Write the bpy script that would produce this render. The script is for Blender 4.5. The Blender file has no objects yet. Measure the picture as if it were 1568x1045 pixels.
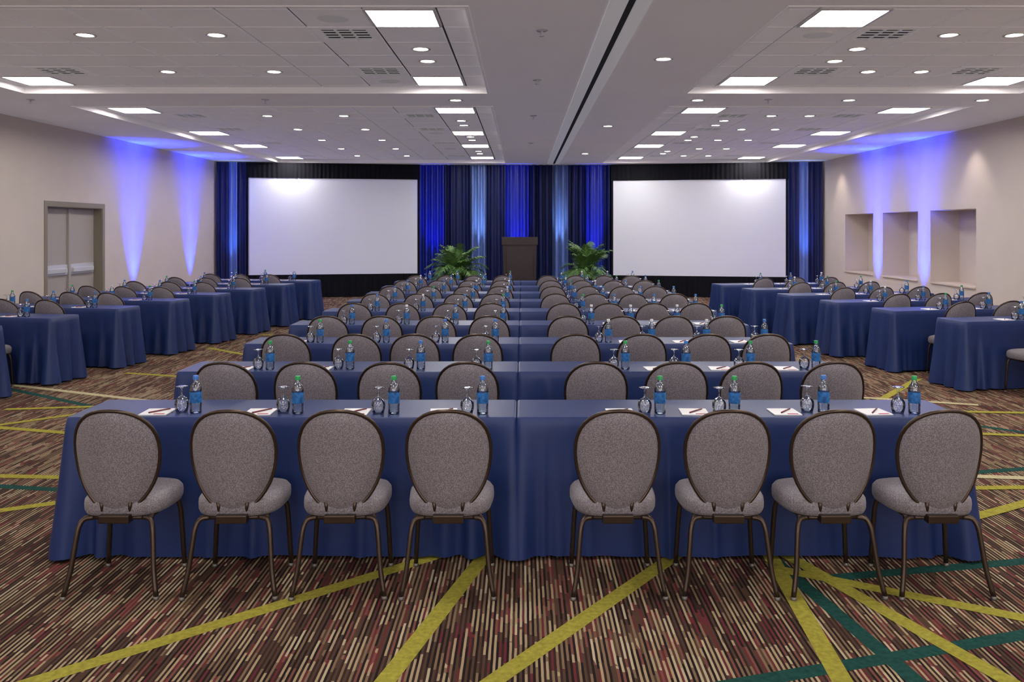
import bpy,bmesh,math,random
from mathutils import Vector,Matrix
random.seed(7)
scene=bpy.context.scene
COL=scene.collection
scene.view_settings.view_transform='Standard'
pi=math.pi
def s2l(c):
    return tuple(((v/255)/12.92 if v/255<=.04045 else ((v/255+.055)/1.055)**2.4) for v in c)
# ---------------------------------------------------------------- materials
def mat(name,col,rough=.6,metal=0,spec=.5,emis=None,es=0,sheen=0,bump=None,var=None):
    m=bpy.data.materials.new(name);m.use_nodes=True
    nt=m.node_tree;b=nt.nodes['Principled BSDF']
    b.inputs['Base Color'].default_value=(*col,1)
    b.inputs['Roughness'].default_value=rough
    b.inputs['Metallic'].default_value=metal
    b.inputs['Specular IOR Level'].default_value=spec
    if sheen:
        b.inputs['Sheen Weight'].default_value=sheen
    if emis:
        b.inputs['Emission Color'].default_value=(*emis,1);b.inputs['Emission Strength'].default_value=es
    tc=nt.nodes.new('ShaderNodeTexCoord')
    if var:  # (scale, amount)
        n=nt.nodes.new('ShaderNodeTexNoise');n.inputs['Scale'].default_value=var[0];n.inputs['Detail'].default_value=3
        nt.links.new(tc.outputs['Object'],n.inputs['Vector'])
        r=nt.nodes.new('ShaderNodeMapRange');r.inputs['From Min'].default_value=.3;r.inputs['From Max'].default_value=.7
        r.inputs['To Min'].default_value=1-var[1];r.inputs['To Max'].default_value=1+var[1]
        nt.links.new(n.outputs['Fac'],r.inputs['Value'])
        v=nt.nodes.new('ShaderNodeVectorMath');v.operation='SCALE';v.inputs[0].default_value=col
        nt.links.new(r.outputs['Result'],v.inputs['Scale']);nt.links.new(v.outputs['Vector'],b.inputs['Base Color'])
    if bump: # (scale,strength,dist)
        n=nt.nodes.new('ShaderNodeTexNoise');n.inputs['Scale'].default_value=bump[0];n.inputs['Detail'].default_value=4
        nt.links.new(tc.outputs['Object'],n.inputs['Vector'])
        bp=nt.nodes.new('ShaderNodeBump');bp.inputs['Strength'].default_value=bump[1];bp.inputs['Distance'].default_value=bump[2]
        nt.links.new(n.outputs['Fac'],bp.inputs['Height']);nt.links.new(bp.outputs['Normal'],b.inputs['Normal'])
    return m
M_wall=mat('wall_paint',s2l((212,200,190)),.8,bump=(60,.1,.002),var=(1.2,.03))
M_ceil=mat('ceiling_paint_glow',s2l((228,223,226)),.85,var=(1,.02),emis=(1,.96,.98),es=.075)  # weak emission added to the paint, standing in for bounce light
M_tile=mat('acoustic_tile_glow',s2l((226,221,225)),.9,bump=(180,.3,.002),var=(2,.02),emis=(1,.96,.98),es=.095)  # tiles also glow faintly to brighten the coffers
M_gap=mat('ceiling_grid_gap',s2l((70,66,70)),.8)
M_white=mat('white_metal',s2l((235,235,235)),.4)
M_track=mat('partition_track',s2l((230,228,230)),.4,emis=(1,1,1),es=.12)  # emission added so the rail looks brighter; it is no lamp
M_black=mat('black_void',(.006,.006,.007),.7)
M_vent=mat('vent_grey_glow',s2l((215,213,215)),.5,emis=(1,1,1),es=.08)  # slight self-glow added; the vents are not a light source
M_speaker=mat('speaker_grille_glow',s2l((205,202,204)),.6,emis=(1,1,1),es=.08)  # grille emits a little light of its own, added for brightness
M_troff=mat('troffer_lens',(1,1,1),.5,emis=(1,.95,.90),es=30)
M_down=mat('downlight_lamp',(1,1,1),.5,emis=(1,.93,.82),es=50)
M_door=mat('door_paint',s2l((176,168,162)),.5)
M_frame=mat('door_frame_paint',s2l((140,131,116)),.5)
M_steel=mat('brushed_steel',s2l((225,225,228)),.35,.4)
M_base=mat('baseboard_paint',s2l((110,100,95)),.5)
M_sill=mat('sill_paint',s2l((215,200,175)),.5)
M_screen=mat('projection_screen',s2l((222,224,232)),.7,emis=(.86,.89,1),es=.05)  # small emission added in place of room light reflected by the screen
M_blackcloth=mat('black_drape',(.006,.006,.009),.9,spec=.2)
M_velvet=mat('navy_velvet',(.005,.010,.07),.55,spec=.35)
M_bluelit=mat('blue_lit_satin',(.008,.02,.26),.45)  # brighter blue painted into the drape strips where uplight falls
M_silver=mat('silver_blue_satin',(.12,.19,.46),.3)
M_cloth=mat('navy_tablecloth',(.0125,.032,.138),.42,spec=.45,bump=(25,.08,.004),var=(3,.06))
M_board=mat('table_board',s2l((150,120,90)),.5)
M_bronze=mat('bronze_metal',s2l((80,68,60)),.3,.8)
M_glide=mat('chair_glide',s2l((120,115,110)),.4,.6)
M_label=mat('bottle_label',s2l((36,104,170)),.4,var=(60,.5))
M_capg=mat('cap_green',s2l((40,160,90)),.4)
M_capb=mat('cap_blue',s2l((60,120,200)),.4)
M_capw=mat('cap_white',s2l((225,228,232)),.4)
M_paper=mat('paper',s2l((240,240,244)),.6)
M_logo=mat('pad_logo_red',s2l((170,40,50)),.6)
M_pen=mat('pen_maroon',s2l((110,40,50)),.3)
M_wood=mat('lectern_wood',s2l((46,34,34)),.45,var=(8,.2))
M_leaf=mat('palm_leaf',s2l((84,122,60)),.45,var=(9,.35))
M_stem=mat('palm_stem',s2l((95,110,55)),.6)
M_pot=mat('wicker_pot',s2l((60,42,30)),.7,bump=(60,.6,.01))
M_soil=mat('soil',(.02,.013,.01),.9)
M_led=mat('led_lens_blue',(.1,.2,1),.3,emis=(.05,.12,1),es=6)
M_canblk=mat('fixture_black',(.015,.015,.015),.4)

def glassmat(name,tint,base):
    m=bpy.data.materials.new(name);m.use_nodes=True;nt=m.node_tree;nt.nodes.clear()
    o=nt.nodes.new('ShaderNodeOutputMaterial');mx=nt.nodes.new('ShaderNodeMixShader')
    t=nt.nodes.new('ShaderNodeBsdfTransparent');t.inputs[0].default_value=(*tint,1)
    g=nt.nodes.new('ShaderNodeBsdfGlossy');g.inputs['Roughness'].default_value=.04;g.inputs[0].default_value=(.95,.97,1,1)
    f=nt.nodes.new('ShaderNodeFresnel');f.inputs['IOR'].default_value=1.5
    a=nt.nodes.new('ShaderNodeMath');a.operation='MULTIPLY_ADD';a.inputs[1].default_value=1.1;a.inputs[2].default_value=base
    nt.links.new(f.outputs[0],a.inputs[0]);nt.links.new(a.outputs[0],mx.inputs[0])
    nt.links.new(t.outputs[0],mx.inputs[1]);nt.links.new(g.outputs[0],mx.inputs[2]);nt.links.new(mx.outputs[0],o.inputs[0])
    return m
M_glass=glassmat('clear_glass',(.93,.95,.96),.10)
M_pet=glassmat('clear_bottle_plastic',(.78,.86,.93),.12)

def fabric():
    m=bpy.data.materials.new('taupe_woven_fabric');m.use_nodes=True;nt=m.node_tree;b=nt.nodes['Principled BSDF']
    tc=nt.nodes.new('ShaderNodeTexCoord')
    v=nt.nodes.new('ShaderNodeTexVoronoi');v.inputs['Scale'].default_value=190
    nt.links.new(tc.outputs['Object'],v.inputs['Vector'])
    r=nt.nodes.new('ShaderNodeValToRGB')
    r.color_ramp.elements[0].position=.12;r.color_ramp.elements[0].color=(*s2l((164,158,166)),1)
    r.color_ramp.elements[1].position=.6;r.color_ramp.elements[1].color=(*s2l((112,105,111)),1)
    nt.links.new(v.outputs['Distance'],r.inputs[0]);nt.links.new(r.outputs[0],b.inputs['Base Color'])
    bp=nt.nodes.new('ShaderNodeBump');bp.inputs['Strength'].default_value=.3;bp.inputs['Distance'].default_value=.0015;bp.invert=True
    nt.links.new(v.outputs['Distance'],bp.inputs['Height']);nt.links.new(bp.outputs[0],b.inputs['Normal'])
    b.inputs['Roughness'].default_value=.5;b.inputs['Sheen Weight'].default_value=.15
    return m
M_fabric=fabric()

def carpet():
    m=bpy.data.materials.new('striped_carpet');m.use_nodes=True;nt=m.node_tree;b=nt.nodes['Principled BSDF'];N=nt.nodes.new;L=nt.links.new
    tc=N('ShaderNodeTexCoord');sp=N('ShaderNodeSeparateXYZ');L(tc.outputs['Object'],sp.inputs[0])
    def math_(op,a,bv=None,c=None):
        n=N('ShaderNodeMath');n.operation=op
        for i,q in enumerate((a,bv,c)):
            if q is None: continue
            if isinstance(q,(int,float)): n.inputs[i].default_value=q
            else: L(q,n.inputs[i])
        return n.outputs[0]
    wn=N('ShaderNodeTexNoise');wn.inputs['Scale'].default_value=12;L(tc.outputs['Object'],wn.inputs['Vector'])
    wob=math_('MULTIPLY_ADD',wn.outputs['Fac'],.003,0)
    x=math_('ADD',sp.outputs[0],wob)
    cx=math_('FLOOR',math_('MULTIPLY',x,92))
    w1=N('ShaderNodeTexWhiteNoise');w1.noise_dimensions='1D';L(cx,w1.inputs['W'])
    yy=math_('MULTIPLY_ADD',sp.outputs[1],4.6,math_('MULTIPLY',w1.outputs['Value'],17))
    cy=math_('FLOOR',yy)
    cb=N('ShaderNodeCombineXYZ');L(cx,cb.inputs[0]);L(cy,cb.inputs[1])
    w2=N('ShaderNodeTexWhiteNoise');w2.noise_dimensions='2D';L(cb.outputs[0],w2.inputs['Vector'])
    par=math_('MODULO',math_('ABSOLUTE',cx),2)
    big=N('ShaderNodeTexNoise');big.inputs['Scale'].default_value=1.6;big.inputs['Detail'].default_value=2;L(tc.outputs['Object'],big.inputs['Vector'])
    val=math_('ADD',math_('MULTIPLY',w2.outputs['Value'],.46),math_('MULTIPLY',par,.44))
    val=math_('ADD',val,math_('MULTIPLY_ADD',big.outputs['Fac'],.5,-.23))
    r=N('ShaderNodeValToRGB');cr=r.color_ramp;cr.interpolation='CONSTANT'
    pts=[(0,(34,24,24)),(.22,(54,38,35)),(.38,(98,44,48)),(.46,(80,60,48)),(.57,(124,102,80)),(.68,(164,144,114)),(.82,(118,74,66)),(.88,(180,164,136))]
    cr.elements[0].position=0;cr.elements[0].color=(*s2l(pts[0][1]),1)
    cr.elements[1].position=pts[1][0];cr.elements[1].color=(*s2l(pts[1][1]),1)
    for p,c in pts[2:]:
        e=cr.elements.new(p);e.color=(*s2l(c),1)
    L(val,r.inputs[0]);L(r.outputs[0],b.inputs['Base Color'])
    b.inputs['Roughness'].default_value=.95;b.inputs['Specular IOR Level'].default_value=.15
    bn=N('ShaderNodeTexNoise');bn.inputs['Scale'].default_value=250;L(tc.outputs['Object'],bn.inputs['Vector'])
    bp=N('ShaderNodeBump');bp.inputs['Strength'].default_value=.3;bp.inputs['Distance'].default_value=.003;L(bn.outputs['Fac'],bp.inputs['Height']);L(bp.outputs[0],b.inputs['Normal'])
    return m
M_carpet=carpet()
M_yel=mat('carpet_chartreuse',s2l((156,149,62)),.95,spec=.1,bump=(250,.5,.004),var=(40,.22))
M_teal=mat('carpet_teal',s2l((32,72,66)),.95,spec=.1,bump=(250,.5,.004),var=(40,.25))
M_cream=mat('carpet_cream',s2l((186,176,142)),.95,spec=.1,bump=(250,.5,.004),var=(40,.18))

# ---------------------------------------------------------------- mesh builder
class MB:
    def __init__(s): s.v=[];s.f=[];s.m=[];s.s=[];s.mats=[]
    def mi(s,m):
        if m not in s.mats: s.mats.append(m)
        return s.mats.index(m)
    def add(s,v,f,m,smooth=False):
        o=len(s.v);s.v+= [tuple(p) for p in v];k=s.mi(m)
        for q in f: s.f.append(tuple(i+o for i in q));s.m.append(k);s.s.append(smooth)
    def box(s,x0,x1,y0,y1,z0,z1,m,bev=0,M=None):
        bm=bmesh.new();bmesh.ops.create_cube(bm,size=1)
        for v in bm.verts: v.co=Vector((x0+(v.co.x+.5)*(x1-x0),y0+(v.co.y+.5)*(y1-y0),z0+(v.co.z+.5)*(z1-z0)))
        if bev: bmesh.ops.bevel(bm,geom=bm.edges[:],offset=bev,segments=2,affect='EDGES',profile=.7)
        if M: bm.transform(M)
        bm.verts.index_update()
        s.add([v.co for v in bm.verts],[[v.index for v in f.verts] for f in bm.faces],m);bm.free()
    def lathe(s,prof,seg,m,c=(0,0,0),smooth=True,M=None):
        v=[];f=[]
        for r,z in prof:
            for i in range(seg):
                a=2*pi*i/seg;p=Vector((r*math.cos(a),r*math.sin(a),z))
                if M: p=M@p
                v.append((c[0]+p.x,c[1]+p.y,c[2]+p.z))
        for j in range(len(prof)-1):
            for i in range(seg):
                k=(i+1)%seg
                f.append((j*seg+i,j*seg+k,(j+1)*seg+k,(j+1)*seg+i))
        s.add(v,f,m,smooth)
    def tube(s,path,r,m,seg=8,sub=4,closed=False):
        P=[Vector(p) for p in path]
        if sub>1:
            Q=[];n=len(P)
            rng=range(n if closed else n-1)
            for i in rng:
                if closed: a,b,c,d=P[i-1],P[i],P[(i+1)%n],P[(i+2)%n]
                else: a=P[max(i-1,0)];b=P[i];c=P[i+1];d=P[min(i+2,n-1)]
                for k in range(sub):
                    t=k/sub
                    Q.append(.5*((2*b)+(c-a)*t+(2*a-5*b+4*c-d)*t*t+(3*b-a-3*c+d)*t**3))
            if not closed: Q.append(P[-1])
            P=Q
        n=len(P);v=[];f=[];up=None
        for i in range(n):
            if closed: t=(P[(i+1)%n]-P[i-1]).normalized()
            else: t=(P[min(i+1,n-1)]-P[max(i-1,0)]).normalized()
            if up is None:
                up=Vector((0,1,0)) if abs(t.y)<.8 else Vector((1,0,0))
            sd=t.cross(up).normalized();up=sd.cross(t).normalized()
            rr=r(i/(n-1)) if callable(r) else r
            for k in range(seg):
                a=2*pi*k/seg;v.append(P[i]+rr*(math.cos(a)*sd+math.sin(a)*up))
        for i in range(n if closed else n-1):
            j=(i+1)%n
            for k in range(seg):
                l=(k+1)%seg;f.append((i*seg+k,i*seg+l,j*seg+l,j*seg+k))
        if not closed:
            f.append(tuple(range(seg)));f.append(tuple((n-1)*seg+k for k in range(seg-1,-1,-1)))
        s.add(v,f,m,True)
    def mesh(s,name):
        me=bpy.data.meshes.new(name);me.from_pydata(s.v,[],s.f)
        for m in s.mats: me.materials.append(m)
        me.polygons.foreach_set('material_index',s.m);me.polygons.foreach_set('use_smooth',s.s)
        me.update();bm=bmesh.new();bm.from_mesh(me);bmesh.ops.recalc_face_normals(bm,faces=bm.faces);bm.to_mesh(me);bm.free()
        return me
def obj(name,me,loc=(0,0,0),rot=0,parent=None,scale=None):
    o=bpy.data.objects.new(name,me);COL.objects.link(o);o.location=loc;o.rotation_euler=(0,0,rot)
    if parent:o.parent=parent
    if scale:o.scale=scale
    return o

# ---------------------------------------------------------------- room
XL,XR=-7.85,7.70; YB,YF=-4.5,23.0; H0,H1=3.52,3.59
# floor
mb=MB()
mb.add([(XL,YB,0),(XR,YB,0),(XR,YF,0),(XL,YF,0)],[(0,1,2,3)],M_carpet)
mb.add([(XL,YB,-.1),(XR,YB,-.1),(XR,YF,-.1),(XL,YF,-.1)],[(3,2,1,0)],M_carpet)
zc=[.0006]
def band(x0,y0,x1,y1,w,m):
    zc[0]+=.00015
    a=Vector((x0,y0));b=Vector((x1,y1));u=(b-a).normalized();n=Vector((-u.y,u.x))*w/2
    pts=[a-n,b-n,b+n,a+n]
    for p in pts: p.x=min(max(p.x,XL),XR)
    mb.add([(p.x,p.y,zc[0]) for p in pts],[(0,1,2,3)],m)
def ext(x0,y0,x1,y1,e0,e1):
    d=Vector((x1-x0,y1-y0)).normalized();return (x0-d.x*e0,y0-d.y*e0,x1+d.x*e1,y1+d.y*e1)
W=.085
T=.08
band(*ext(1.37,4.42,1.55,3.31,2.0,1.5),T,M_teal)
band(*ext(.90,3.31,2.29,3.72,1.2,3.0),T,M_teal)
band(*ext(1.6,4.3,2.9,4.55,.1,3.0),T,M_teal)
band(-7.8,6.55,-2.9,5.7,T,M_teal)
band(-6.5,9.9,-2.6,7.3,T,M_teal)
band(2.6,6.0,7.6,7.1,T,M_teal)
band(2.4,9.2,5.2,6.6,T,M_teal)
band(*ext(-1.92,3.31,-.652,4.42,3.0,.25),W,M_yel)
band(*ext(-.539,3.31,-.212,4.56,2.0,.6),W,M_yel)
band(*ext(-.115,3.31,.723,4.44,2.5,.3),W,M_yel)
band(*ext(1.337,4.42,1.257,3.31,.2,2.0),W,M_yel)
band(*ext(1.469,4.51,1.91,3.31,.5,1.5),W,M_yel)
band(*ext(1.447,4.34,2.29,3.85,.1,3),W,M_yel)
band(-4.6,4.6,-2.75,5.62,W,M_yel)
band(-7.8,6.35,-2.9,6.0,W,M_yel)
band(-7.8,8.4,-2.9,7.05,W,M_yel)
band(-7.8,10.5,-2.3,8.0,W,M_cream)
band(-5.2,7.2,-2.4,9.9,W,M_yel)
band(-4.9,10.4,-2.4,9.6,W,M_yel)
band(-4.7,12.6,-2.2,10.4,W,M_yel)
band(-5.1,8.3,-2.3,8.75,W,M_yel)
band(-4.4,14.2,-2.2,13.1,W,M_yel)
band(2.35,5.75,7.6,5.95,W,M_yel)
band(2.45,6.15,7.6,5.5,W,M_cream)
band(2.5,7.6,7.6,6.6,W,M_yel)
band(2.3,8.4,6.2,8.0,W,M_yel)
band(2.5,7.2,4.7,10.0,W,M_yel)
band(2.2,9.4,4.6,8.5,W,M_cream)
band(2.3,11.2,4.2,10.6,W,M_yel)
band(2.3,12.6,4.0,13.4,W,M_yel)
band(2.0,4.75,7.6,7.9,W,M_yel)
obj('floor',mb.mesh('floor'))

# ceiling
CX=[(-6.35,-.45),(2.1,6.35)];CY=[(-3.2,5.3),(6.58,10.75),(11.94,22.1)]
xb=[XL,-6.35,-.45,2.1,6.35,XR];yb=[YB,-3.2,5.3,6.58,10.75,11.94,22.1,YF]
mb=MB()
gx={0:-1.02,1:2.75};gy={0:-2.53,1:7.23,2:12.83}
TROF=[];DOWN=[];VENT=[];SPK=[]
for i in range(5):
    for j in range(7):
        if i in(1,3) and j in(1,3,5): continue
        x0,x1,y0,y1=xb[i],xb[i+1],yb[j],yb[j+1]
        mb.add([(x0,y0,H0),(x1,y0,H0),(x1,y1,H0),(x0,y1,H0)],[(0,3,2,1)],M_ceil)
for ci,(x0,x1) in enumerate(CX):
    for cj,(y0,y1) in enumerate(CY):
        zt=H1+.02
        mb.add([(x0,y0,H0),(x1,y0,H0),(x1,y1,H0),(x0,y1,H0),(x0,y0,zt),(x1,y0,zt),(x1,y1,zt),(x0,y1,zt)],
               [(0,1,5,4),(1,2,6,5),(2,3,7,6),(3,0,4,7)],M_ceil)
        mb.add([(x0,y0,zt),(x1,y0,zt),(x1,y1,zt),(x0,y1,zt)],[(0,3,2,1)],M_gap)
        t=.03
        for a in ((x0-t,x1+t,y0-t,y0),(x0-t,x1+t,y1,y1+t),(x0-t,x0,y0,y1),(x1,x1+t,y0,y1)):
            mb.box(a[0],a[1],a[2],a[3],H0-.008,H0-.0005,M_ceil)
        S=.61;g=.009
        for n in range(-12,13):
            for k in range(-2,20):
                cx=gx[ci]+n*S;cy=gy[cj]+k*S
                a0=max(cx-S/2+g,x0+.004);a1=min(cx+S/2-g,x1-.004);b0=max(cy-S/2+g,y0+.004);b1=min(cy+S/2-g,y1-.004)
                if a1-a0<.03 or b1-b0<.03: continue
                nn=-n if ci==0 else n
                trk={0:(1,6,11),1:(0,5),2:(0,5,9,14)}[cj]
                if nn in((0,8) if ci==0 else (0,5)) and k in trk: TROF.append((cx,cy));continue
                vk={0:(2,7),1:(1,4),2:(1,4,8,13)}[cj]
                if nn in((1,7) if ci==0 else (1,4)) and k in vk: VENT.append((cx,cy));continue
                dk={0:(0,3,8,12),1:(1,4),2:(1,4,7,10,13)}[cj]
                if nn in((3,5) if ci==0 else (2,3)) and k in dk: DOWN.append((cx,cy,H1))
                d2={0:(3,4,9),1:(2,3),2:(2,3,6,7,11,12)}[cj]
                if nn==(0 if ci==0 else 1) and k in d2: DOWN.append((cx,cy,H1))
                sk={0:(4,),1:(0,5),2:(5,10)}[cj]
                if nn==1 and k in sk and ci==0: SPK.append((cx,cy))
                if nn==0 and k in {0:(),1:(1,),2:(6,)}[cj] and ci==1: SPK.append((cx,cy))
                c=.008
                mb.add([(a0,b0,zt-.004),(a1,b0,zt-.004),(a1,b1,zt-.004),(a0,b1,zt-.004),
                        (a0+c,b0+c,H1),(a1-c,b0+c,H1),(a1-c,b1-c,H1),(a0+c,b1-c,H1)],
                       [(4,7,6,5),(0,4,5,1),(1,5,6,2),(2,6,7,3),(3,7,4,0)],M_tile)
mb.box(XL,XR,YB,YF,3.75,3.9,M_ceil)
ceil=obj('ceiling',mb.mesh('ceiling'))
# partition track
mb=MB()
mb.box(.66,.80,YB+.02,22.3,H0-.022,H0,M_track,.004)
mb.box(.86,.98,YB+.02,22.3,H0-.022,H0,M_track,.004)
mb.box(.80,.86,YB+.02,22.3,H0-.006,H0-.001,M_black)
obj('trim_1',mb.mesh('partition_track'))
# troffer
mb=MB();h=.297
mb.box(-h,h,-h,h,.004,.012,M_troff)
for a in((-h-.004,-h+.02,-h-.004,h+.004),(h-.02,h+.004,-h-.004,h+.004),(-h+.02,h-.02,-h-.004,-h+.02),(-h+.02,h-.02,h-.02,h+.004)):
    mb.box(a[0],a[1],a[2],a[3],-.006,.016,M_white)
me=mb.mesh('ceiling_troffer_light')
for x,y in TROF: obj('ceiling_troffer_light',me,(x,y,H1))
# vent
mb=MB()
mb.box(-.29,.29,-.29,.29,.010,.018,M_black)
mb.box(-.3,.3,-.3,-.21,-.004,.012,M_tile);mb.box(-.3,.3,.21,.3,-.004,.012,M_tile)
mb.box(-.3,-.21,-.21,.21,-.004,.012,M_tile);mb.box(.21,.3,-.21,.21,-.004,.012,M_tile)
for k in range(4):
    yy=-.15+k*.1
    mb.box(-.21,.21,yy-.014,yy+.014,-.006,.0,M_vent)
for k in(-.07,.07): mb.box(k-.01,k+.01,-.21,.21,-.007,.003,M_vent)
me=mb.mesh('air_vent')
for x,y in VENT: obj('air_vent',me,(x,y,H1))
# downlight
mb=MB()
mb.lathe([(.0,.0),(.068,.0)],24,M_down,(0,0,-.003))
mb.lathe([(.068,-.001),(.078,-.008),(.098,-.008),(.102,0)],24,M_white)
me=mb.mesh('recessed_downlight')
for p in((1.44,8.6),(1.44,14.2),(1.44,19.4),(1.44,3.5),(2.36,11.35),(6.2,11.35),(-.9,11.35),(4.4,11.35)): DOWN.append((p[0],p[1],H0))
for p in DOWN: obj('recessed_downlight',me,p)
mb=MB()
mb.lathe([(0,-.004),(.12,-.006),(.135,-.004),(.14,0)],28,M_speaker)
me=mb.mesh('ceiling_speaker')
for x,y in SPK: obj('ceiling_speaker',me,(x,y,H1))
mb=MB()
mb.lathe([(.055,0),(.05,-.008),(.02,-.01),(.012,-.012),(.012,-.03),(.004,-.034),(.004,-.05),(.022,-.052),(.022,-.055),(0,-.055)],16,M_steel)
me=mb.mesh('fire_sprinkler')
for p in((.17,7.36),(.17,9.8),(.17,12.9),(.17,17),(-3.45,11.3),(-6.6,11.3),(3.3,11.3)): obj('fire_sprinkler',me,(p[0],p[1],H0),parent=ceil)

# walls
def wallbox(name,boxes,m=M_wall):
    mb=MB()
    for b in boxes: mb.box(*b,m)
    return obj(name,mb.mesh(name))
t=.28
DY0,DY1,DZ=13.87,15.77,2.2
wallbox('wall_left',[(XL-t,XL,YB,DY0,0,3.75),(XL-t,XL,DY1,YF,0,3.75),(XL-t,XL,DY0,DY1,DZ,3.75)])
NI=[(14.3,15.9),(16.4,18.0),(18.5,20.1)];nz0,nz1,nd=.76,2.13,.55
bx=[(XR,XR+nd,YB,NI[0][0],0,3.75),(XR,XR+nd,NI[0][0],NI[2][1],0,nz0),(XR,XR+nd,NI[0][0],NI[2][1],nz1,3.75),
    (XR,XR+nd,NI[0][1],NI[1][0],nz0,nz1),(XR,XR+nd,NI[1][1],NI[2][0],nz0,nz1),(XR,XR+nd,NI[2][1],YF,0,3.75),(XR+nd,XR+nd+.1,YB,YF,0,3.75)]
wallbox('wall_right',bx)
wallbox('wall_back',[(XL-t,XR+nd,YF,YF+.2,0,3.75)])
wallbox('wall_front',[(XL-t,XR+nd,YB-.2,YB,0,3.75)])
mb=MB()
for a,b in NI:
    mb.box(XR-.03,XR+nd-.01,a+.005,b-.005,nz0,nz0+.03,M_sill,.005)
obj('trim_2',mb.mesh('niche_sills'))
mb=MB();mb.box(XL,XL+.015,YB,DY0-.07,0,.1,M_base);mb.box(XL,XL+.015,DY1+.07,21.3,0,.1,M_base);obj('baseboard_left',mb.mesh('baseboard_left'))
mb=MB();mb.box(XR-.015,XR,YB,21.3,0,.1,M_base);obj('baseboard_right',mb.mesh('baseboard_right'))
# door
mb=MB()
fx0=XL-.2;fx1=XL+.012
mb.box(fx0,XL,DY0+.001,DY0+.05,0.001,DZ-.001,M_frame,.004)
mb.box(fx0,XL,DY1-.05,DY1-.001,0.001,DZ-.001,M_frame,.004)
mb.box(fx0,XL,DY0+.05,DY1-.05,DZ-.05,DZ-.001,M_frame,.004)
mb.box(XL+.0005,fx1,DY0-.05,DY0+.04,0.001,DZ+.05,M_frame,.003)
mb.box(XL+.0005,fx1,DY1-.04,DY1+.05,0.001,DZ+.05,M_frame,.003)
mb.box(XL+.0005,fx1,DY0+.04,DY1-.04,DZ-.04,DZ+.05,M_frame,.003)
ym=(DY0+DY1)/2
for a,b in((DY0+.05,ym-.003),(ym+.003,DY1-.05)):
    mb.box(fx0+.0,fx0+.05,a,b,.01,DZ-.05,M_door,.003)
    mb.box(fx0+.05,fx0+.075,a+.05,b-.05,.98,1.16,M_steel,.006)
    mb.box(fx0+.075,fx0+.12,a+.08,b-.12,1.02,1.10,M_steel,.01)
    mb.box(fx0+.05,fx0+.056,a+.02,b-.02,.03,.3,M_steel)
mb.box(fx0+.05,fx0+.09,ym-.03,ym+.03,.01,DZ-.05,M_door,.005)
obj('door_1',mb.mesh('door_1'))

# ---------------------------------------------------------------- drapes, screens
def drape(name,x0,y0,x1,y1,z0,z1,amp,per,m,seed=0,off=0,parent=None):
    rnd=random.Random(seed);L=math.hypot(x1-x0,y1-y0);n=max(24,int(L/.012));u=Vector(((x1-x0)/L,(y1-y0)/L));nn=Vector((u.y,-u.x))
    ph=rnd.random()*6;v=[];f=[];rows=12
    for j in range(rows+1):
        tt=j/rows;z=z1+(z0-z1)*tt
        for i in range(n+1):
            s=L*i/n
            w=math.sin(2*pi*(s+.03*math.sin(s*3+ph))/per+ph+.15*math.sin(tt*3+s*2))
            w=math.copysign(abs(w)**.8,w)
            w=w*(.75+.25*math.sin(s*9+ph*2))*(.7+.3*tt)+.25*math.sin(s*31+ph)
            d=amp*w+off
            v.append((x0+u.x*s+nn.x*d,y0+u.y*s+nn.y*d,z))
    for j in range(rows):
        for i in range(n):
            a=j*(n+1)+i;f.append((a,a+1,a+n+2,a+n+1))
    b=MB();b.add(v,f,m,True);me=b.mesh(name)
    return obj(name,me,parent=parent)
zt=H0-.02
def P(px,d): return (px-800)/1290*d
panels=[(638,682,M_bluelit),(682,720,M_velvet),(720,745,M_silver),(745,774,M_velvet),(774,810,M_bluelit),(810,846,M_velvet),
        (846,870,M_silver),(870,897,M_velvet),(897,924,M_bluelit),(924,945,M_velvet)]
for k,(a,b,m) in enumerate(panels):
    drape('stage_drape',P(a,22.55),22.55,P(b,22.55),22.55,.02,zt,.08,.17,m,k)
drape('stage_drape',XL+.06,21.45,-7.50,21.52,.02,zt,.04,.14,M_velvet,21)
drape('stage_drape',-7.50,21.52,-7.30,21.56,.02,zt,.04,.14,M_silver,22)
drape('stage_drape',-7.30,21.56,-7.0,21.62,.02,zt,.04,.14,M_velvet,23)
drape('stage_drape',6.72,21.62,7.08,21.56,.02,zt,.04,.14,M_velvet,24)
drape('stage_drape',7.08,21.56,7.30,21.52,.02,zt,.04,.14,M_silver,25)
drape('stage_drape',7.30,21.52,XR-.06,21.45,.02,zt,.04,.14,M_velvet,26)
def screen(xa,ya,xb_,yb_,z0,z1):
    L=math.hypot(xb_-xa,yb_-ya);ang=math.atan2(yb_-ya,xb_-xa)
    e=bpy.data.objects.new('projection_screen',None);COL.objects.link(e);e.location=((xa+xb_)/2,(ya+yb_)/2,0);e.rotation_euler=(0,0,ang)
    m=MB();h=L/2
    m.box(-h,h,-.01,.01,z0,z1,M_screen)
    m.box(-h-.05,h+.05,.0,.03,z0-.05,z0,M_blackcloth);m.box(-h-.05,h+.05,.0,.03,z1,z1+.05,M_blackcloth)
    m.box(-h-.05,-h,-.01,.03,z0,z1,M_blackcloth);m.box(h,h+.05,-.01,.03,z0,z1,M_blackcloth)
    for sx in(-h+.3,h-.3):
        m.box(sx-.03,sx+.03,.03,.07,.0,z1,M_canblk);m.box(sx-.03,sx+.03,.03,.5,.0,.04,M_canblk)
    obj('screen_panel',m.mesh('screen_panel'),parent=e)
    drape('valance',-h-.06,-.03,h+.06,-.03,z1-.0,zt,.012,.11,M_blackcloth,3,parent=e)
    drape('skirt',-h-.06,-.03,h+.06,-.03,.015,z0,.018,.14,M_blackcloth,4,parent=e)
    return e
screen(-7.02,21.6,-2.80,22.45,.60,3.10)
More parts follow.
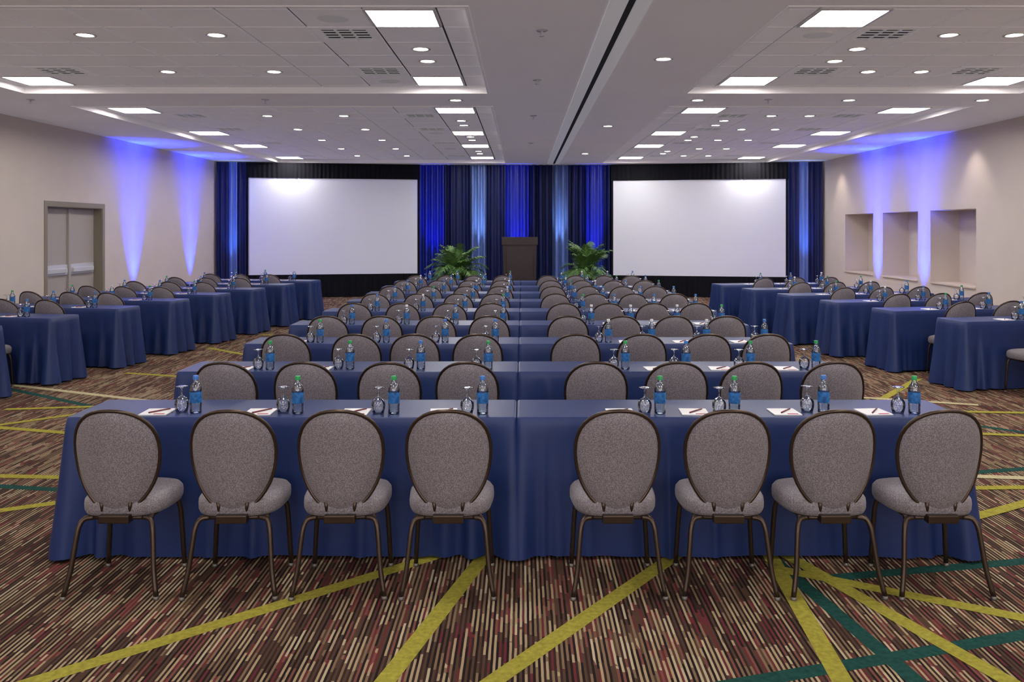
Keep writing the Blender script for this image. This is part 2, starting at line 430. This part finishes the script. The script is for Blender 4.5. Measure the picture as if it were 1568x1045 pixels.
screen(2.42,22.45,6.75,21.6,.55,3.07)

# stage riser
mb=MB()
mb.box(-3.0,2.9,18.75,21.3,.36,.40,M_blackcloth,.01)
for sx in(-2.9,-1,1,2.8):
    for sy in(18.9,21.1): mb.box(sx-.03,sx+.03,sy-.03,sy+.03,0,.36,M_canblk)
e=obj('stage_riser',mb.mesh('stage_riser'))
for a in((-3.0,18.74,2.9,18.74),(2.91,18.74,2.91,21.3),(-3.01,21.3,-3.01,18.74)):
    drape('riser_skirt',*a,.012,.37,.015,.12,M_blackcloth,5,parent=e)
# lectern
mb=MB()
def frus(m_,x0,x1,y0,y1,z0,X0,X1,Y0,Y1,z1,m):
    m_.add([(x0,y0,z0),(x1,y0,z0),(x1,y1,z0),(x0,y1,z0),(X0,Y0,z1),(X1,Y0,z1),(X1,Y1,z1),(X0,Y1,z1)],
      [(0,3,2,1),(4,5,6,7),(0,1,5,4),(1,2,6,5),(2,3,7,6),(3,0,4,7)],m)
mb.box(-.40,.40,-.25,.25,0,.07,M_wood,.008)
frus(mb,-.37,.37,-.20,.20,.07,-.385,.385,-.22,.22,1.05,M_wood)
mb.box(-.30,.30,-.232,-.20,.16,.96,M_wood,.006)
mb.box(-.41,.41,-.24,-.215,1.02,1.2,M_wood,.006)
mb.box(-.41,-.385,-.22,.26,1.02,1.14,M_wood,.006)
mb.box(.385,.41,-.22,.26,1.02,1.14,M_wood,.006)
mb.box(-.385,.385,-.22,.27,1.05,1.08,M_wood,.004)
mb.tube([(.05,.0,1.08),(.05,-.02,1.25),(.04,.04,1.36)],.006,M_canblk,6)
mb.lathe([(0,0),(.012,.005),(.014,.03),(0,.04)],8,M_canblk,(.04,.04,1.355))
obj('lectern',mb.mesh('lectern'),(-.06,19.4,.40))
# palms
def palm(seed):
    rnd=random.Random(seed);b=MB()
    b.lathe([(0,0),(.13,0),(.17,.26),(.18,.28),(.165,.28),(.155,.25)],24,M_pot)
    b.lathe([(0,.245),(.157,.245)],24,M_soil)
    for k in range(44):
        az=k*2.399+rnd.uniform(-.2,.2);el=rnd.uniform(.25,1.4);ln=rnd.uniform(.62,.86)
        r0=.03;pts=[];n=12
        p=Vector((r0*math.cos(az),r0*math.sin(az),.25));a=el+.3
        for i in range(n+1):
            pts.append(p.copy());p=p+Vector((math.cos(az)*math.cos(a),math.sin(az)*math.cos(a),math.sin(a)))*ln/n
            a-=.12*(1.2 if el<.8 else .8)
        b.tube(pts,lambda q:.006*(1-.7*q),M_stem,5,1)
        sd=Vector((-math.sin(az),math.cos(az),0))
        for i in range(3,n+1):
            q=pts[i];tn=(pts[i]-pts[i-1]).normalized();tt=i/n
            for half in (0,.5):
                qq=q-tn*(ln/n*half)
                for sg in(-1,1):
                    l=.24*math.sin(pi*min(1,tt*.8+.12))+.04
                    d=(sd*sg*.8+tn*.75+Vector((0,0,rnd.uniform(-.1,.2)))).normalized()
                    w=tn.cross(sd).cross(d).normalized()*.014
                    mid=qq+d*l*.5+Vector((0,0,.01));tip=qq+d*l-Vector((0,0,l*.25))
                    b.add([qq-w*.4,qq+w*.4,mid+w,tip,mid-w],[(0,1,2,3,4)],M_leaf)
    return b.mesh('potted_palm')
obj('potted_palm',palm(1),(-1.50,19.3,.40),scale=(.95,.95,1.08))
obj('potted_palm',palm(2),(1.45,19.3,.40),1.1,scale=(.95,.95,1.12))

# ---------------------------------------------------------------- tables
TH=.76
def table_mesh(L,D,seed):
    rnd=random.Random(seed);b=MB();hx,hy=L/2,D/2;r=.025
    pts=[]
    def edge(x0,y0,x1,y1,nx,ny):
        l=math.hypot(x1-x0,y1-y0);n=int(l/.014)
        for i in range(n):
            q=i/n;pts.append([x0+(x1-x0)*q,y0+(y1-y0)*q,nx,ny,min(q*l,(1-q)*l),l])
    def corner(cx,cy,a0):
        for i in range(6):
            a=a0+pi/2*i/6;pts.append([cx+r*math.cos(a),cy+r*math.sin(a),math.cos(a),math.sin(a),0,0])
    edge(-hx+r,-hy,hx-r,-hy,0,-1);corner(hx-r,-hy+r,-pi/2)
    edge(hx,-hy+r,hx,hy-r,1,0);corner(hx-r,hy-r,0)
    edge(hx-r,hy,-hx+r,hy,0,1);corner(-hx+r,hy-r,pi/2)
    edge(-hx,hy-r,-hx,-hy+r,-1,0);corner(-hx+r,-hy+r,pi)
    n=len(pts);s=0;ph=[rnd.random()*6 for _ in range(5)]
    per=.014*n
    folds=[(rnd.uniform(0,per),rnd.uniform(.018,.04),rnd.uniform(.018,.038)*rnd.choice((1,1,-.5)),rnd.uniform(.5,1.4)) for _ in range(24)]
    prof=[(-.012,TH),(-.004,TH-.001),(0,TH-.006)];lev=16
    rings=[]
    for o,z in prof: rings.append([(p[0]+p[2]*o,p[1]+p[3]*o,z) for p in pts])
    for j in range(1,lev+1):
        t=j/lev;ring=[];s=0
        for i,p in enumerate(pts):
            s+=.014
            cd=p[4];endf=1 if 0<p[5]<1 else 0
            fold=math.exp(-(cd/.055)**2)
            dip=-1.0*math.exp(-((cd-.12)/.035)**2)+.9*math.exp(-((cd-.20)/.033)**2)-.5*math.exp(-((cd-.28)/.035)**2)+.5*math.exp(-((cd-.36)/.035)**2)
            wv=math.sin(s*2*pi/.46+ph[0]+.6*math.sin(s*1.7+ph[1]))*.5+.2*math.sin(s*2*pi/.19+ph[2]+math.sin(s*2.3))
            if endf: wv+=1.5*math.sin(s*2*pi/.15+ph[3])
            rf=0
            for c,wd,am,pw in folds:
                q=abs(s-c);q=min(q,per-q)
                if q<.15: rf+=am*math.exp(-(q/wd)**2)*t**pw
            crease=0
            if p[5]>1: 
                for c in(p[5]/3,): crease+=.006*math.exp(-((cd-c)/.008)**2)
            d=.006+.020*t+t**1.15*(.066*fold+(.032+.012*endf)*dip+.010*wv+.016*endf)+crease*t**.3+rf*min(1,cd/.12)
            cap=(.012+.058*t)+.04*fold*t+(.035*t if endf else 0)
            if d>cap-.012: d=cap-.012+.012*(1-math.exp(-(d-cap+.012)/.012))
            d=max(d,.002)
            z=TH-.006-(TH-.006-.018)*t+ (0.004*math.sin(s*5+ph[3]))*t
            ring.append((p[0]+p[2]*d,p[1]+p[3]*d,z))
        rings.append(ring)
    v=[q for ri in rings for q in ri];f=[]
    for j in range(len(rings)-1):
        for i in range(n):
            k=(i+1)%n;f.append((j*n+i,(j+1)*n+i,(j+1)*n+k,j*n+k))
    b.add(v,f,M_cloth,True)
    b.add(rings[0],[tuple(range(n))],M_cloth)
    b.box(-hx+.02,hx-.02,-hy+.02,hy-.02,TH-.04,TH-.008,M_board)
    for sx in(-1,1):
        x=sx*(hx-.25)
        for sy in(-1,1):
            b.tube([(x,sy*(hy-.06),0.005),(x,sy*(hy-.06),TH-.04)],.013,M_bronze,8,1)
        b.tube([(x,-(hy-.06),.2),(x,hy-.06,.2)],.01,M_bronze,8,1)
    return b.mesh('banquet_table')
TD=.48
T8=[table_mesh(2.44,TD,s) for s in(1,2,3,4)]
T6=[table_mesh(1.83,TD,9)]
# ---------------------------------------------------------------- chair
def chair():
    b=MB();a,bb,zc_=.212,.252,.655;seg=40
    def sp(v,e): return math.copysign(abs(v)**e,v)
    def pt(th,r,dy):
        x=a*r*sp(math.cos(th),.9)*(1+.15*math.sin(th))/1.06
        z=zc_+bb*r*sp(math.sin(th),.93)
        y=.070-(z-.4)*.17+.07*(x/a)**2+dy
        return (x,y,z)
    rr=[.001,.3,.55,.75,.88,.95,.985,1.0]
    for side in(-1,1):
        v=[];f=[]
        for r in rr:
            d=(.022 if side<0 else .034)*(1-r**7)*side
            for i in range(seg): v.append(pt(2*pi*i/seg,r,d))
        for j in range(len(rr)-1):
            for i in range(seg):
                k=(i+1)%seg;f.append((j*seg+i,j*seg+k,(j+1)*seg+k,(j+1)*seg+i))
        b.add(v,f,M_fabric,True)
    b.tube([pt(2*pi*i/seg,1.012,0) for i in range(seg)],.0095,M_bronze,8,1,closed=True)
    so=[];sc=.255
    for i in range(seg):
        th=2*pi*i/seg;y=sc+.195*sp(math.sin(th),.6);x=.212*sp(math.cos(th),.6)*(1+.35*(y-sc));so.append((x,y))
    prof=[(.001,.476),(.5,.475),(.8,.468),(.93,.458),(.99,.440),(1,.42),(.995,.395),(.96,.378),(.9,.374),(.001,.374)]
    v=[];f=[]
    for sc_,z in prof:
        for x,y in so: v.append((x*sc_,sc+(y-sc)*sc_,z))
    for j in range(len(prof)-1):
        for i in range(seg):
            k=(i+1)%seg;f.append((j*seg+i,j*seg+k,(j+1)*seg+k,(j+1)*seg+i))
    b.add(v,f,M_fabric,True)
    b.tube([(-.17,.09,.366),(.17,.09,.366)],.011,M_bronze,8,1)
    b.tube([(-.17,.39,.366),(.17,.39,.366)],.011,M_bronze,8,1)
    for sx in(-1,1):
        b.tube([(sx*.15,.09,.366),(sx*.15,.39,.366)],.011,M_bronze,8,1)
        b.tube([(sx*.12,.09,.366),(sx*.160,.078,.362),(sx*.178,.062,.33),(sx*.187,.048,.26),(sx*.20,.025,.13),(sx*.222,0,.014)],.0125,M_bronze,8,3)
        b.tube([(sx*.12,.38,.366),(sx*.160,.388,.360),(sx*.178,.395,.33),(sx*.187,.398,.25),(sx*.20,.405,.014)],.0125,M_bronze,8,3)
        b.lathe([(0,0),(.014,0),(.015,.006),(.013,.018),(0,.018)],10,M_glide,(sx*.222,0,0))
        b.lathe([(0,0),(.014,0),(.015,.006),(.013,.018),(0,.018)],10,M_glide,(sx*.20,.405,0))
        b.tube([(sx*.06,.10,.362),(sx*.065,.075,.39),(sx*.07,.062,.45)],.010,M_bronze,8,2)
    b.box(-.075,.075,.035,.09,.352,.392,M_bronze,.006)
    return b.mesh('banquet_chair')
CH=chair()
def bottle(cap):
    b=MB()
    b.lathe([(0,.001),(.026,0),(.031,.004),(.032,.012),(.0305,.02),(.032,.028),(.0305,.036),(.032,.044),(.032,.125),(.031,.138),(.026,.155),(.017,.17),(.0125,.178),(.0125,.19)],20,M_pet)
    b.lathe([(.0326,.06),(.0328,.062),(.0328,.118),(.0326,.12)],20,M_label)
    b.lathe([(.0145,.186),(.0148,.188),(.0148,.205),(.0135,.208),(0,.208)],16,cap)
    return b.mesh('water_bottle')
BO=[bottle(M_capg),bottle(M_capb),bottle(M_capw),bottle(M_capb)]
b=MB()
b.lathe([(.030,0),(.0305,0),(.037,.03),(.0385,.048),(.036,.064),(.026,.080),(.012,.090),(.0055,.096),(.0045,.115),(.0055,.136),(.012,.141),(.034,.144),(.0345,.146),(.02,.1475),(0,.1478)],22,M_glass)
GO=b.mesh('water_goblet')
b=MB()
b.box(-.075,.075,-.08,.08,0,.006,M_paper,.0008)
b.box(.0,.06,-.070,-.050,.006,.0063,M_logo)
b.tube([(-.03,-.05,.0105),(.05,.055,.0105)],.0042,M_pen,8,1)
PAD=b.mesh('notepad')

rj=random.Random(5)
chx=[-1.98,-1.41,-.885,-.36,.465,1.0,1.52,2.04]
bx_=[-1.81,-1.24,-.71,-.22,.76,1.17,1.67,2.165]
R0,RS=4.56,1.46
def put_chair(x,y,r=0):
    obj('banquet_chair',CH,(x,y,0),r+rj.uniform(-.03,.03))
for k in range(9):
    y=R0+RS*k
    obj('banquet_table',T8[(k*2)%4],(-.033-1.222,y+TD/2,0))
    obj('banquet_table',T8[(k*2+1)%4],(-.033+1.222,y+TD/2,0),pi if k%2 else 0)
    for i in range(8):
        j=0 if k==0 else rj.uniform(-.025,.025)
        put_chair(chx[i]+j,y-.520+ (0 if k==0 else rj.uniform(-.02,.0)))
        bxx=bx_[i]+(0 if k==0 else rj.uniform(-.03,.02))
        yb_=y+.10+rj.uniform(-.01,.015)
        bo=BO[0] if (i+k)%3 else BO[1]
        if k>1: bo=rj.choice(BO)
        obj('water_bottle',bo,(bxx,yb_,TH+.0005),rj.uniform(0,6))
        obj('water_goblet',GO,(bxx-.085,yb_+rj.uniform(-.01,.02),TH+.0005))
        obj('notepad',PAD,(bxx-.085-.132,y+.12,TH+.0005),rj.uniform(-.1,.1))
def side(cx,cy,sgn,alpha,L,n,ms):
    rot=-alpha if sgn<0 else alpha
    ux=Vector((math.cos(rot),math.sin(rot)));vy=Vector((-math.sin(rot),math.cos(rot)))
    out=ux*sgn
    c=Vector((cx,cy))+out*L/2+vy*TD/2
    obj('banquet_table',ms,(c.x,c.y,0),rot)
    for i in range(n):
        lx=-sgn*(L/2-.60-.62*i)
        p=c+ux*(lx+rj.uniform(-.02,.02))+vy*(-TD/2-.520)
        put_chair(p.x,p.y,rot)
        q=c+ux*(lx+.20)+vy*(-TD/2+.11+rj.uniform(-.02,.03))
        obj('water_bottle',rj.choice(BO),(q.x,q.y,TH+.0005),rj.uniform(0,6))
        q2=q-ux*.085
        obj('water_goblet',GO,(q2.x,q2.y,TH+.0005))
        q3=c+ux*(lx+.20-.085-.132)+vy*(-TD/2+.12)
        obj('notepad',PAD,(q3.x,q3.y,TH+.0005),rot+rj.uniform(-.1,.1))
for k in range(8):
    kk=k-1
    six=k<2
    side(-5.38+.205*kk,9.6+1.15*kk,-1,math.atan(.18),1.83 if six else 2.44,2 if six else 3,T6[0] if six else T8[k%4])
for k in range(0,6):
    side(4.86-.245*k,9.25+1.22*k,1,math.atan(.18),2.44,3,T8[k%4])

# ---------------------------------------------------------------- lights
def tgt(o,to):
    d=Vector(to)-o.location;o.rotation_euler=d.to_track_quat('-Z','Y').to_euler()
def spot(name,loc,to,e,col,size,blend=.8,rad=.05):
    l=bpy.data.lights.new(name,'SPOT');l.energy=e;l.color=col;l.spot_size=math.radians(size);l.spot_blend=blend;l.shadow_soft_size=rad
    o=bpy.data.objects.new(name,l);COL.objects.link(o);o.location=loc;tgt(o,to);return o
def area(name,loc,to,e,col,sx,sy):
    l=bpy.data.lights.new(name,'AREA');l.shape='RECTANGLE';l.size=sx;l.size_y=sy;l.energy=e;l.color=col
    o=bpy.data.objects.new(name,l);COL.objects.link(o);o.location=loc;tgt(o,to);return o
mb=MB()
mb.lathe([(0,.03),(.05,.03),(.06,.05),(.06,.16),(.055,.165),(.05,.16),(.05,.145)],20,M_canblk)
mb.lathe([(0,.15),(.05,.15)],20,M_led)
mb.box(-.08,.08,-.03,.03,0,.012,M_canblk)
mb.box(-.08,-.07,-.012,.012,0,.11,M_canblk);mb.box(.07,.08,-.012,.012,0,.11,M_canblk)
CAN=mb.mesh('led_uplight')
for x,y,tx in((XL+.25,17.0,XL+.10),(XL+.25,19.9,XL+.10),(XR-.25,16.15,XR-.10),(XR-.25,18.25,XR-.10)):
    obj('led_uplight',CAN,(x,y,0))
    spot('wall_uplight_lamp',(x,y,.2),(tx,y,3.2),2400,(.01,.03,1),44,1.0)
    spot('wall_uplight_core_lamp',(x,y,.2),(tx,y,3.2),3400,(.01,.03,1),17,1.0)
for px,en in((662,480),(793,600),(910,480)):
    x=P(px,22.2);obj('led_uplight',CAN,(x,21.95,0))
    spot('drape_uplight_lamp',(x,21.95,.2),(x,22.6,2.3),en,(.02,.05,1),30,1)
for x,y in((-7.4,21.1),(7.2,21.1)):
    obj('led_uplight',CAN,(x,y,0))
    spot('drape_uplight_lamp',(x,y,.2),(x,y+.5,2.6),380,(.2,.4,1),30,1)
for px in(733,858):
    x=P(px,22.2);spot('drape_wash_lamp',(x,21.9,.3),(x,22.6,2.1),480,(.6,.78,1),16,1)
for y in(14.3,20.3): spot('wall_wash_lamp',(XR-.42,y,H0-.03),(XR-.1,y,1.8),40,(1,.88,.75),80,1)
area('rear_fill_light',(0,YB+.15,2.0),(0,10,1.2),185,(1,.96,.98),12,2.6)  # unseen fill added behind the camera to brighten the room; no real fixture

# ---------------------------------------------------------------- world & camera
w=bpy.data.worlds.new('world');scene.world=w;w.use_nodes=True
w.node_tree.nodes['Background'].inputs[0].default_value=(.5,.5,.55,1);w.node_tree.nodes['Background'].inputs[1].default_value=.3
cam=bpy.data.cameras.new('camera');co=bpy.data.objects.new('camera',cam);COL.objects.link(co)
co.location=(0,0,1.78);co.rotation_euler=(pi/2,0,0)
cam.sensor_width=36;cam.lens=36*1290/1568;cam.shift_x=-16/1568;cam.shift_y=-171.5/1568
cam.clip_end=100
scene.camera=co
